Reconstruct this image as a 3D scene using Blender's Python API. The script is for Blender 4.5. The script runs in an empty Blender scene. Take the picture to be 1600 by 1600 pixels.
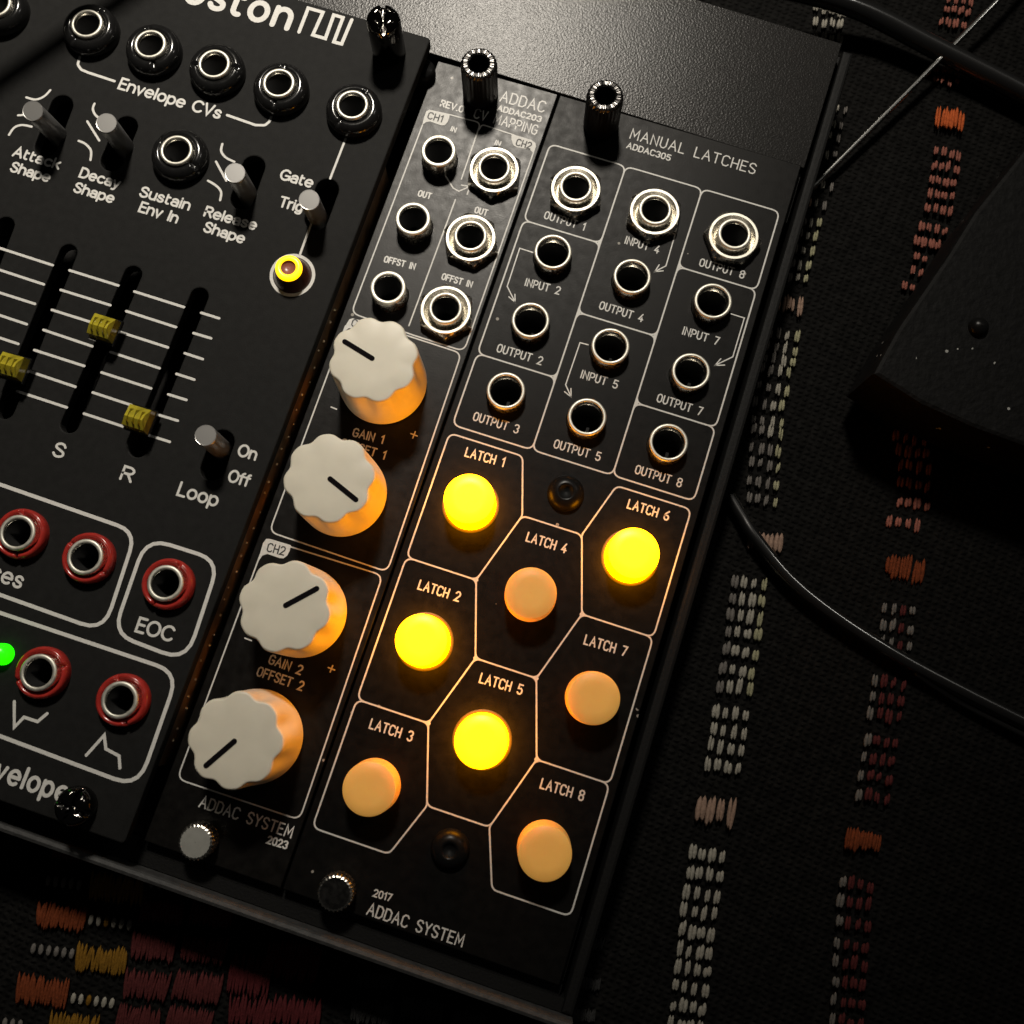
import bpy, math, random
import numpy as np
from mathutils import Vector, Matrix

random.seed(7)
S = 0.001                      # everything below is laid out in millimetres, the scene is in metres
sc = bpy.context.scene
COL = sc.collection
PI = math.pi

# ------------------------------------------------------------------ camera
F_PX, HALF = 1480.0, 800.0     # focal length and half width, in pixels of the 1600 px photograph
ROTV = np.array([-0.17704275, 0.03122772, 0.31370569])
TV = np.array([23.10933501, -49.87443825, 150.36581569])
_t = np.linalg.norm(ROTV); _k = ROTV / _t
_K = np.array([[0, -_k[2], _k[1]], [_k[2], 0, -_k[0]], [-_k[1], _k[0], 0]])
RCV = np.eye(3) + math.sin(_t) * _K + (1 - math.cos(_t)) * _K @ _K
CCV = -RCV.T @ TV
_D = np.diag([1.0, -1.0, -1.0])
RB = _D @ RCV @ _D
CAM_POS = _D @ CCV             # millimetres
cam_d = bpy.data.cameras.new('camera')
cam_d.sensor_width = 36.0
cam_d.lens = 36.0 * F_PX / (2 * HALF)
cam_d.clip_start, cam_d.clip_end = 0.01, 5.0
cam_d.dof.use_dof = True
cam_d.dof.focus_distance = 0.146
cam_d.dof.aperture_fstop = 36.0
cam = bpy.data.objects.new('camera', cam_d)
COL.objects.link(cam)
_m = Matrix([list(r) for r in RB.T]).to_4x4()
_m.translation = Vector(CAM_POS * S)
cam.matrix_world = _m
sc.camera = cam

def at(px, py, z=0.0):
    """A point of the photograph read as the place (x, y) in mm on the horizontal plane at height z."""
    d = RCV.T @ np.array([(px - HALF) / F_PX, (py - HALF) / F_PX, 1.0])
    t = (-z - CCV[2]) / d[2]
    p = CCV + t * d
    return (float(p[0]), float(-p[1]))

# ------------------------------------------------------------------ world, lamp, exposure
w = bpy.data.worlds.new('World'); sc.world = w
w.use_nodes = True
bg = w.node_tree.nodes['Background']
bg.inputs[0].default_value = (1.0, 0.95, 0.88, 1)
bg.inputs[1].default_value = 0.010
LAMP_POS, LAMP_AIM = (-112, 250, 405), (-92, 45, 0)
ld = bpy.data.lights.new('desk_lamp', 'AREA')
ld.shape = 'DISK'; ld.size = 0.064; ld.energy = 0.27; ld.spread = math.radians(50); ld.color = (1.0, 0.92, 0.80)
lo = bpy.data.objects.new('desk_lamp', ld); COL.objects.link(lo)
lo.location = Vector(LAMP_POS) * S
lo.rotation_euler = (Vector(LAMP_AIM) - Vector(LAMP_POS)).to_track_quat('-Z', 'Y').to_euler()
l2 = bpy.data.lights.new('room_lamp', 'AREA')     # weak far lamp beyond the upper right: the sheen along the cables
l2.shape = 'DISK'; l2.size = 0.07; l2.energy = 0.22; l2.color = (1.0, 0.95, 0.86)
lo2 = bpy.data.objects.new('room_lamp', l2); COL.objects.link(lo2)
lo2.location = Vector((400, 430, 610)) * S
lo2.rotation_euler = (Vector((60, -20, 0)) - Vector((400, 430, 610))).to_track_quat('-Z', 'Y').to_euler()
sc.view_settings.view_transform = 'Standard'
sc.view_settings.look = 'None'
sc.view_settings.exposure = 0.0
sc.view_settings.gamma = 1.0
sc.view_settings.use_curve_mapping = False
sc.cycles.use_denoising = True
sc.cycles.max_bounces = 8

# ------------------------------------------------------------------ materials
def mat(name, base=(0.5, 0.5, 0.5), rough=0.5, metal=0.0, spec=0.5, emit=None, estr=0.0, trans=0.0, sss=0.0, coat=0.0, ior=1.5,
        var=0.0, vscale=300.0, bump=0.0, bscale=2000.0, rvar=0.0, aniso=0.0):
    m = bpy.data.materials.new(name); m.use_nodes = True
    nt = m.node_tree; b = nt.nodes['Principled BSDF']
    I = b.inputs
    I['Base Color'].default_value = (*base, 1)
    I['Roughness'].default_value = rough
    I['Metallic'].default_value = metal
    I['Specular IOR Level'].default_value = spec
    I['IOR'].default_value = ior
    I['Transmission Weight'].default_value = trans
    I['Coat Weight'].default_value = coat
    if sss:
        I['Subsurface Weight'].default_value = sss
        I['Subsurface Radius'].default_value = (1.0, 0.5, 0.2)
        I['Subsurface Scale'].default_value = 0.002
    if emit:
        I['Emission Color'].default_value = (*emit, 1)
        I['Emission Strength'].default_value = estr
    if var or bump or rvar:
        tc = nt.nodes.new('ShaderNodeTexCoord')
    if var or rvar:
        n = nt.nodes.new('ShaderNodeTexNoise'); n.inputs['Scale'].default_value = vscale; n.inputs['Detail'].default_value = 6
        nt.links.new(tc.outputs['Object'], n.inputs['Vector'])
    if var:
        mx = nt.nodes.new('ShaderNodeMapRange')
        mx.inputs['From Min'].default_value = 0.3; mx.inputs['From Max'].default_value = 0.7
        mx.inputs['To Min'].default_value = 1 - var; mx.inputs['To Max'].default_value = 1 + var
        nt.links.new(n.outputs['Fac'], mx.inputs['Value'])
        vm = nt.nodes.new('ShaderNodeVectorMath'); vm.operation = 'SCALE'
        vm.inputs[0].default_value = base
        nt.links.new(mx.outputs['Result'], vm.inputs['Scale'])
        nt.links.new(vm.outputs['Vector'], I['Base Color'])
    if rvar:
        mr = nt.nodes.new('ShaderNodeMapRange')
        mr.inputs['From Min'].default_value = 0.3; mr.inputs['From Max'].default_value = 0.7
        mr.inputs['To Min'].default_value = rough - rvar; mr.inputs['To Max'].default_value = rough + rvar
        nt.links.new(n.outputs['Fac'], mr.inputs['Value'])
        nt.links.new(mr.outputs['Result'], I['Roughness'])
    if bump:
        nb = nt.nodes.new('ShaderNodeTexNoise'); nb.inputs['Scale'].default_value = bscale; nb.inputs['Detail'].default_value = 3
        nt.links.new(tc.outputs['Object'], nb.inputs['Vector'])
        bp = nt.nodes.new('ShaderNodeBump'); bp.inputs['Strength'].default_value = bump; bp.inputs['Distance'].default_value = 0.0002
        nt.links.new(nb.outputs['Fac'], bp.inputs['Height'])
        nt.links.new(bp.outputs['Normal'], I['Normal'])
    return m

def specks(m, scale, thresh, col, bright_rough=None):
    """Dust on panels, painted sparkle on the box: sparse tiny pale flecks mixed over a material's base colour."""
    nt = m.node_tree; b = nt.nodes['Principled BSDF']
    tc = nt.nodes.new('ShaderNodeTexCoord')
    v = nt.nodes.new('ShaderNodeTexVoronoi'); v.inputs['Scale'].default_value = scale
    nt.links.new(tc.outputs['Object'], v.inputs['Vector'])
    n = nt.nodes.new('ShaderNodeTexNoise'); n.inputs['Scale'].default_value = scale * 0.23
    nt.links.new(tc.outputs['Object'], n.inputs['Vector'])
    a = nt.nodes.new('ShaderNodeMath'); a.operation = 'LESS_THAN'; a.inputs[1].default_value = thresh
    nt.links.new(v.outputs['Distance'], a.inputs[0])
    g = nt.nodes.new('ShaderNodeMath'); g.operation = 'GREATER_THAN'; g.inputs[1].default_value = 0.54
    nt.links.new(n.outputs['Fac'], g.inputs[0])
    mu = nt.nodes.new('ShaderNodeMath'); mu.operation = 'MULTIPLY'
    nt.links.new(a.outputs[0], mu.inputs[0]); nt.links.new(g.outputs[0], mu.inputs[1])
    mx = nt.nodes.new('ShaderNodeMix'); mx.data_type = 'RGBA'
    nt.links.new(mu.outputs[0], mx.inputs['Factor'])
    src = b.inputs['Base Color']
    if src.is_linked:
        nt.links.new(src.links[0].from_socket, mx.inputs['A'])
    else:
        mx.inputs['A'].default_value = src.default_value
    mx.inputs['B'].default_value = (*col, 1)
    nt.links.new(mx.outputs['Result'], src)

M = {}
M['panel_grey'] = mat('charcoal_panel', (0.0135, 0.0135, 0.0132), 0.60, spec=0.06, var=0.12, vscale=900, bump=0.12, bscale=5000)
M['panel_black'] = mat('black_panel', (0.0050, 0.0047, 0.0044), 0.42, spec=0.11, var=0.2, vscale=700, bump=0.06, bscale=4000, rvar=0.05)
specks(M['panel_black'], 260, 0.065, (0.30, 0.28, 0.25))
M['panel_brown'] = mat('brown_black_panel', (0.006, 0.0055, 0.005), 0.37, spec=0.20, var=0.25, vscale=700, bump=0.07, bscale=4000, rvar=0.05)
specks(M['panel_brown'], 240, 0.065, (0.30, 0.28, 0.25))
M['print'] = mat('white_print', (0.64, 0.63, 0.60), 0.55, spec=0.3, var=0.08, vscale=3000)
M['print_thin'] = mat('white_print_thin', (0.70, 0.69, 0.66), 0.55, spec=0.3, var=0.1, vscale=3000)
M['print_dark'] = mat('dark_print', (0.03, 0.03, 0.03), 0.6)
M['metal'] = mat('nickel', (0.72, 0.69, 0.62), 0.26, metal=1.0, rvar=0.08, vscale=1500)
M['metal_face'] = mat('turned_nickel_face', (0.70, 0.68, 0.60), 0.52, metal=0.92, rvar=0.08, vscale=1500)
M['metal_dull'] = mat('dull_nickel', (0.36, 0.36, 0.33), 0.55, metal=0.4, rvar=0.08, vscale=1500)
M['hole'] = mat('socket_black', (0.006, 0.006, 0.006), 0.6, spec=0.2)
M['black_plastic'] = mat('glossy_black_plastic', (0.008, 0.008, 0.008), 0.16, spec=0.5, rvar=0.05, vscale=900)
M['red_plastic'] = mat('red_plastic', (0.34, 0.026, 0.020), 0.18, spec=0.5, sss=0.15, var=0.2, vscale=700)
M['black_chrome'] = mat('black_chrome', (0.10, 0.095, 0.09), 0.12, metal=1.0)
M['black_steel'] = mat('black_steel', (0.16, 0.155, 0.15), 0.28, metal=1.0, rvar=0.08, vscale=1200)
M['screw_black'] = mat('black_oxide', (0.006, 0.006, 0.006), 0.3, spec=0.14)
M['knob'] = mat('white_knob_plastic', (0.73, 0.68, 0.56), 0.42, spec=0.4, sss=0.05, var=0.03, vscale=400)
M['pointer'] = mat('black_pointer', (0.005, 0.004, 0.005), 0.8, spec=0.05)
M['cap_off'] = mat('unlit_amber_added_glow', (0.95, 0.50, 0.13), 0.45, spec=0.3, emit=(1.0, 0.45, 0.08), estr=0.18, sss=0.4, var=0.04, vscale=500)  # faint self-glow added to brighten the unlit caps
M['cap_on'] = mat('lit_amber_plastic', (0.8, 0.45, 0.05), 0.4, emit=(1.0, 0.33, 0.0), estr=16.0)
M['cap_on_side'] = mat('lit_amber_skirt', (0.8, 0.45, 0.05), 0.4, emit=(1.0, 0.32, 0.0), estr=20.0)
M['lever'] = mat('dark_lever_metal', (0.30, 0.30, 0.30), 0.38, metal=0.75, rvar=0.06, vscale=900)
M['lever_tip'] = mat('turned_lever_tip', (0.66, 0.65, 0.63), 0.28, metal=0.9)
M['slider_cap'] = mat('yellow_clear_cap', (0.36, 0.30, 0.022), 0.12, spec=0.7, var=0.45, vscale=450, coat=0.5)
M['led_yellow'] = mat('lit_yellow_led', (0.9, 0.6, 0.05), 0.3, emit=(1.0, 0.50, 0.0), estr=2.2)
M['led_core'] = mat('led_core', (0.30, 0.10, 0.07), 0.3)
M['led_body'] = mat('led_dark_body', (0.05, 0.012, 0.006), 0.25)
M['led_green'] = mat('lit_green_led', (0.01, 0.2, 0.01), 0.3, emit=(0.01, 1.0, 0.0), estr=2.6)
M['pcb'] = mat('brown_circuit_board', (0.10, 0.06, 0.03), 0.4, var=0.6, vscale=500)
M['solder'] = mat('solder', (0.7, 0.6, 0.45), 0.3, metal=1.0)
M['inside'] = mat('case_inside', (0.012, 0.011, 0.010), 0.6)
M['plate'] = mat('textured_powder_coat', (0.014, 0.0135, 0.013), 0.26, spec=0.18, var=0.12, vscale=900, bump=0.24, bscale=3200)
M['case'] = mat('case_black', (0.008, 0.008, 0.008), 0.6, spec=0.15, bump=0.3, bscale=2500)
M['rim'] = mat('case_rim_grey', (0.045, 0.045, 0.045), 0.6, spec=0.3, var=0.25, vscale=900, bump=0.3, bscale=2500)
M['cable'] = mat('cable_rubber', (0.008, 0.008, 0.008), 0.26, spec=1.0, coat=1.0)
M['cable_shiny'] = mat('shiny_cable_sleeve', (0.5, 0.5, 0.48), 0.2, metal=1.0)
M['added_halo'] = mat('added_button_halo_glow', (0.06, 0.03, 0.01), 0.5, emit=(1.0, 0.40, 0.0), estr=0.16)  # emission added for the halo round lit buttons, no real part
M['foam'] = mat('rough_black_shell', (0.0045, 0.0045, 0.0045), 0.65, spec=0.12, bump=0.9, bscale=1100, var=0.4, vscale=700)
specks(M['foam'], 420, 0.10, (0.35, 0.35, 0.33))  # sparkles of the shell painted as pale flecks
M['rug'] = mat('black_weave', (0.0058, 0.0056, 0.0053), 0.9, spec=0.08, var=0.5, vscale=700, bump=0.6, bscale=1100)
for nm, c in dict(white=(0.28, 0.265, 0.225), cream=(0.28, 0.27, 0.17), peach=(0.27, 0.18, 0.135), salmon=(0.26, 0.095, 0.07), orange=(0.46, 0.095, 0.025),
                  maroon=(0.075, 0.016, 0.016), yellow=(0.17, 0.085, 0.009), rust=(0.15, 0.034, 0.011), wine=(0.075, 0.012, 0.014), dim=(0.13, 0.12, 0.11), soot=(0.03, 0.03, 0.03)).items():
    M['y_' + nm] = mat('yarn_' + nm, c, 0.85, spec=0.15, var=0.25, vscale=2500, bump=0.5, bscale=3500)

def weave(m):
    """Fine ribs of a woven cloth as relief."""
    nt = m.node_tree; b = nt.nodes['Principled BSDF']
    tc = nt.nodes.new('ShaderNodeTexCoord')
    outs = []
    for rot, sc_ in ((0.12, 260.0), (1.69, 330.0)):
        mp = nt.nodes.new('ShaderNodeMapping'); mp.inputs['Rotation'].default_value = (0, 0, rot)
        nt.links.new(tc.outputs['Object'], mp.inputs['Vector'])
        wv = nt.nodes.new('ShaderNodeTexWave'); wv.inputs['Scale'].default_value = sc_; wv.inputs['Distortion'].default_value = 2.5; wv.inputs['Detail Scale'].default_value = 3
        nt.links.new(mp.outputs['Vector'], wv.inputs['Vector']); outs.append(wv.outputs['Fac'])
    mu = nt.nodes.new('ShaderNodeMath'); mu.operation = 'MULTIPLY'
    nt.links.new(outs[0], mu.inputs[0]); nt.links.new(outs[1], mu.inputs[1])
    bp = nt.nodes.new('ShaderNodeBump'); bp.inputs['Strength'].default_value = 0.8; bp.inputs['Distance'].default_value = 0.0004
    nt.links.new(mu.outputs[0], bp.inputs['Height']); nt.links.new(bp.outputs['Normal'], b.inputs['Normal'])
weave(M['rug'])

# ------------------------------------------------------------------ mesh helpers (mm)
class MB:
    def __init__(self, *mats):
        self.v, self.f, self.mi, self.sm = [], [], [], []
        self.mats = [M[m] for m in mats]
    def add(self, vs, fs, mi=0, smooth=True):
        o = len(self.v)
        self.v += [tuple(p) for p in vs]
        for f in fs:
            self.f.append([i + o for i in f]); self.mi.append(mi); self.sm.append(smooth)
    def lathe(self, prof, c=(0, 0, 0), n=40, mi=0, rfun=None, close_top=False, close_bot=False, mis=None, zfun=None, smooth=True):
        vs, fs = [], []
        for i in range(n):
            a = 2 * PI * i / n
            for (r, z) in prof:
                rr = r if rfun is None else rfun(r, z, a)
                zz = z if zfun is None else zfun(r, z, a)
                vs.append((c[0] + rr * math.cos(a), c[1] + rr * math.sin(a), c[2] + zz))
        k = len(prof)
        groups = {}
        for i in range(n):
            j = (i + 1) % n
            for q in range(k - 1):
                groups.setdefault(mis[q] if mis else mi, []).append([i * k + q, j * k + q, j * k + q + 1, i * k + q + 1])
        o = len(self.v); self.v += vs
        for g, ff in groups.items():
            for f in ff:
                self.f.append([x + o for x in f]); self.mi.append(g); self.sm.append(smooth)
        if close_top:
            self.f.append([o + i * k + k - 1 for i in range(n)]); self.mi.append(mis[-1] if mis else mi); self.sm.append(False)
        if close_bot:
            self.f.append([o + i * k for i in reversed(range(n))]); self.mi.append(mis[0] if mis else mi); self.sm.append(False)
    def box(self, a, b, mi=0, bev=0.0):
        (x0, y0, z0), (x1, y1, z1) = a, b
        if bev <= 0:
            vs = [(x0, y0, z0), (x1, y0, z0), (x1, y1, z0), (x0, y1, z0), (x0, y0, z1), (x1, y0, z1), (x1, y1, z1), (x0, y1, z1)]
            self.add(vs, [[3, 2, 1, 0], [4, 5, 6, 7], [0, 1, 5, 4], [1, 2, 6, 5], [2, 3, 7, 6], [3, 0, 4, 7]], mi, False)
        else:
            self.prism([(x0, y0), (x1, y0), (x1, y1), (x0, y1)], z0, z1, mi, bev)
    def prism(self, poly, z0, z1, mi=0, bev=0.0, steps=2):
        """Upright prism whose top edge is rounded by bev (convex outlines, counter-clockwise)."""
        n = len(poly)
        rings = [(poly, z0)]
        if bev > 0:
            for s in range(steps + 1):
                a = 0.5 * PI * s / steps
                rings.append((inset(poly, bev * (1 - math.cos(a))), z1 - bev + bev * math.sin(a)))
        else:
            rings.append((poly, z1))
        vs = [(p[0], p[1], z) for (pl, z) in rings for p in pl]
        fs = []
        for r in range(len(rings) - 1):
            for i in range(n):
                j = (i + 1) % n
                fs.append([r * n + i, r * n + j, (r + 1) * n + j, (r + 1) * n + i])
        self.add(vs, fs, mi, False)
        o = len(self.v) - n
        self.f.append([o + i for i in range(n)]); self.mi.append(mi); self.sm.append(False)
        self.f.append([o - (len(rings) - 1) * n + i for i in reversed(range(n))]); self.mi.append(mi); self.sm.append(False)
    def tube(self, pts, r, n=14, mi=0, taper=None):
        P = [Vector(p) for p in pts]
        vs, fs = [], []
        up = Vector((0, 0, 1))
        for i, p in enumerate(P):
            t = (P[min(i + 1, len(P) - 1)] - P[max(i - 1, 0)]).normalized()
            a = t.cross(up)
            if a.length < 1e-3: a = Vector((1, 0, 0))
            a.normalize(); b = a.cross(t)
            rr = r if taper is None else r * taper(i / (len(P) - 1))
            for k in range(n):
                q = 2 * PI * k / n
                vs.append(p + a * (rr * math.cos(q)) + b * (rr * math.sin(q)))
        for i in range(len(P) - 1):
            for k in range(n):
                l = (k + 1) % n
                fs.append([i * n + k, i * n + l, (i + 1) * n + l, (i + 1) * n + k])
        fs.append([k for k in reversed(range(n))]); fs.append([(len(P) - 1) * n + k for k in range(n)])
        self.add(vs, fs, mi, True)
    def ball(self, c, r, mi=0, n=12, sc=(1, 1, 1), ang=0.0):
        vs, fs = [], []
        m_ = max(4, n // 2)
        ca, sa = math.cos(ang), math.sin(ang)
        for j in range(m_ + 1):
            ph = PI * (j + 0.02) / (m_ + 0.04)
            for i in range(n):
                th = 2 * PI * i / n
                x, y, z = r * sc[0] * math.sin(ph) * math.cos(th), r * sc[1] * math.sin(ph) * math.sin(th), r * sc[2] * math.cos(ph)
                vs.append((c[0] + x * ca - y * sa, c[1] + x * sa + y * ca, c[2] + z))
        for j in range(m_):
            for i in range(n):
                k = (i + 1) % n
                fs.append([j * n + i, (j + 1) * n + i, (j + 1) * n + k, j * n + k])
        self.add(vs, fs, mi, True)
    # flat painted marks -------------------------------------------------
    def stroke(self, pts, wd, z, mi=0, closed=False, caps=True):
        P = [Vector((p[0], p[1])) for p in pts]
        q = [P[0]]
        for p in P[1:]:
            if (p - q[-1]).length > 1e-4: q.append(p)
        P = q
        if closed and (P[0] - P[-1]).length < 1e-4: P.pop()
        n = len(P)
        if n < 2: return
        L, R = [], []
        h = wd / 2
        for i in range(n):
            a = P[i] - P[i - 1] if (i > 0 or closed) else None
            b = P[(i + 1) % n] - P[i] if (i < n - 1 or closed) else None
            if a is None: a = b
            if b is None: b = a
            a = a.normalized(); b = b.normalized()
            na, nb = Vector((-a.y, a.x)), Vector((-b.y, b.x))
            m_ = na + nb
            if m_.length < 1e-3: m_ = na
            m_.normalize()
            k = min(1.0 / max(m_.dot(na), 0.35), 2.2)
            L.append(P[i] + m_ * h * k); R.append(P[i] - m_ * h * k)
        vs = [(p.x, p.y, z) for p in L] + [(p.x, p.y, z) for p in R]
        fs = []
        for i in range(n if closed else n - 1):
            j = (i + 1) % n
            fs.append([n + i, n + j, j, i])
        if not closed and caps:
            for e, d in ((0, P[0] - P[1]), (n - 1, P[-1] - P[-2])):
                d = d.normalized(); a0 = math.atan2(d.y, d.x)
                ids = []
                for s in range(1, 5):
                    a = a0 + PI / 2 - PI * s / 5
                    ids.append(len(vs)); vs.append((P[e].x + h * math.cos(a), P[e].y + h * math.sin(a), z))
                f = [e if e else n] + ids + [n + e if e else 0]
                # make it face up
                fs.append(f)
        o0 = len(self.f)
        self.add(vs, fs, mi, False)
        for k in range(o0, len(self.f)):           # all marks face up
            f = self.f[k]; A = 0
            for i in range(len(f)):
                p, q_ = self.v[f[i]], self.v[f[(i + 1) % len(f)]]
                A += p[0] * q_[1] - p[1] * q_[0]
            if A < 0: f.reverse()
    def patch(self, pts, z, mi=0):
        A = sum(pts[i][0] * pts[(i + 1) % len(pts)][1] - pts[i][1] * pts[(i + 1) % len(pts)][0] for i in range(len(pts)))
        pts = list(pts) if A > 0 else list(reversed(pts))
        self.add([(p[0], p[1], z) for p in pts], [list(range(len(pts)))], mi, False)
    def mesh(self, name):
        me = bpy.data.meshes.new(name)
        me.from_pydata([(x * S, y * S, z * S) for x, y, z in self.v], [], self.f)
        for m_ in self.mats: me.materials.append(m_)
        me.polygons.foreach_set('material_index', self.mi)
        me.polygons.foreach_set('use_smooth', self.sm)
        me.update()
        return me

def inset(poly, d):
    n = len(poly); out = []
    for i in range(n):
        p0, p1, p2 = Vector(poly[i - 1]), Vector(poly[i]), Vector(poly[(i + 1) % n])
        a, b = (p1 - p0).normalized(), (p2 - p1).normalized()
        na, nb = Vector((-a.y, a.x)), Vector((-b.y, b.x))
        m_ = (na + nb)
        m_.normalize()
        out.append(tuple(p1 + m_ * d / max(m_.dot(na), 0.3)))
    return out

def rounded(pts, r, seg=5, closed=True):
    """Polyline with its corners rounded by radius r (one number or one per corner)."""
    n = len(pts); out = []
    for i in range(n):
        p1 = Vector(pts[i])
        if not closed and i in (0, n - 1):
            out.append(tuple(p1)); continue
        p0, p2 = Vector(pts[i - 1]), Vector(pts[(i + 1) % n])
        rr = r[i] if isinstance(r, (list, tuple)) else r
        a, b = (p0 - p1), (p2 - p1)
        ang = a.angle(b)
        d = min(rr / math.tan(ang / 2), a.length * 0.48, b.length * 0.48)
        s, e = p1 + a.normalized() * d, p1 + b.normalized() * d
        for k in range(seg + 1):
            t = k / seg
            out.append(tuple((1 - t) ** 2 * s + 2 * t * (1 - t) * p1 + t * t * e))
    return out

def smooth_path(pts, seg=10):
    P = [Vector(p) for p in pts]
    out = []
    for i in range(len(P) - 1):
        p0, p1, p2, p3 = P[max(i - 1, 0)], P[i], P[i + 1], P[min(i + 2, len(P) - 1)]
        for k in range(seg):
            t = k / seg
            out.append(0.5 * ((2 * p1) + (p2 - p0) * t + (2 * p0 - 5 * p1 + 4 * p2 - p3) * t * t + (3 * p1 - p0 - 3 * p2 + p3) * t ** 3))
    out.append(P[-1])
    return [tuple(p) for p in out]

def link(name, me, parent=None, loc=(0, 0, 0), rotz=0.0, label=None):
    o = bpy.data.objects.new(name, me); COL.objects.link(o)
    o.location = Vector(loc) * S
    o.rotation_euler = (0, 0, rotz)
    if parent is not None: o.parent = parent
    if label: o['label'] = label
    return o

def thing(name, label, cat, loc=(0, 0, 0), group=None):
    o = bpy.data.objects.new(name, None); COL.objects.link(o)
    o.empty_display_size = 0.01
    o.location = Vector(loc) * S
    o['label'] = label; o['category'] = cat
    if group: o['group'] = group
    return o

def tag(o, label, cat, group=None, kind=None):
    o['label'] = label
    if cat: o['category'] = cat
    if group: o['group'] = group
    if kind: o['kind'] = kind
    return o

def plate_with_holes(outline, holes, z0, z1, bev=0.15):
    """Flat panel with real openings, returned as (verts mm, faces)."""
    cu = bpy.data.curves.new('tmp_outline', 'CURVE'); cu.dimensions = '2D'; cu.fill_mode = 'BOTH'
    cu.extrude = (z1 - z0) / 2 - bev; cu.bevel_depth = bev; cu.bevel_resolution = 1; cu.offset = -bev
    for pl in [outline] + holes:
        sp = cu.splines.new('POLY'); sp.points.add(len(pl) - 1); sp.use_cyclic_u = True
        for p, q in zip(sp.points, pl): p.co = (q[0], q[1], 0, 1)
    ob = bpy.data.objects.new('tmp_outline', cu); COL.objects.link(ob)
    dg = bpy.context.evaluated_depsgraph_get(); dg.update()
    me = bpy.data.meshes.new_from_object(ob.evaluated_get(dg))
    vs = [(v.co.x, v.co.y, v.co.z + (z0 + z1) / 2) for v in me.vertices]
    fs = [list(p.vertices) for p in me.polygons]
    bpy.data.objects.remove(ob); bpy.data.curves.remove(cu); bpy.data.meshes.remove(me)
    return vs, fs

def circle(c, r, n=28):
    return [(c[0] + r * math.cos(2 * PI * i / n), c[1] + r * math.sin(2 * PI * i / n)) for i in range(n)]

def oval(a, b, r, n=10):
    a, b = Vector(a), Vector(b)
    d = math.atan2(b.y - a.y, b.x - a.x)
    out = [(b.x + r * math.cos(d - PI / 2 + PI * k / n), b.y + r * math.sin(d - PI / 2 + PI * k / n)) for k in range(n + 1)]
    out += [(a.x + r * math.cos(d + PI / 2 + PI * k / n), a.y + r * math.sin(d + PI / 2 + PI * k / n)) for k in range(n + 1)]
    return out

# ------------------------------------------------------------------ lettering
def arc(cx, cy, rx, ry, a0, a1, n=12):
    return [(cx + rx * math.cos(math.radians(a0 + (a1 - a0) * k / n)), cy + ry * math.sin(math.radians(a0 + (a1 - a0) * k / n))) for k in range(n + 1)]

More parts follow.
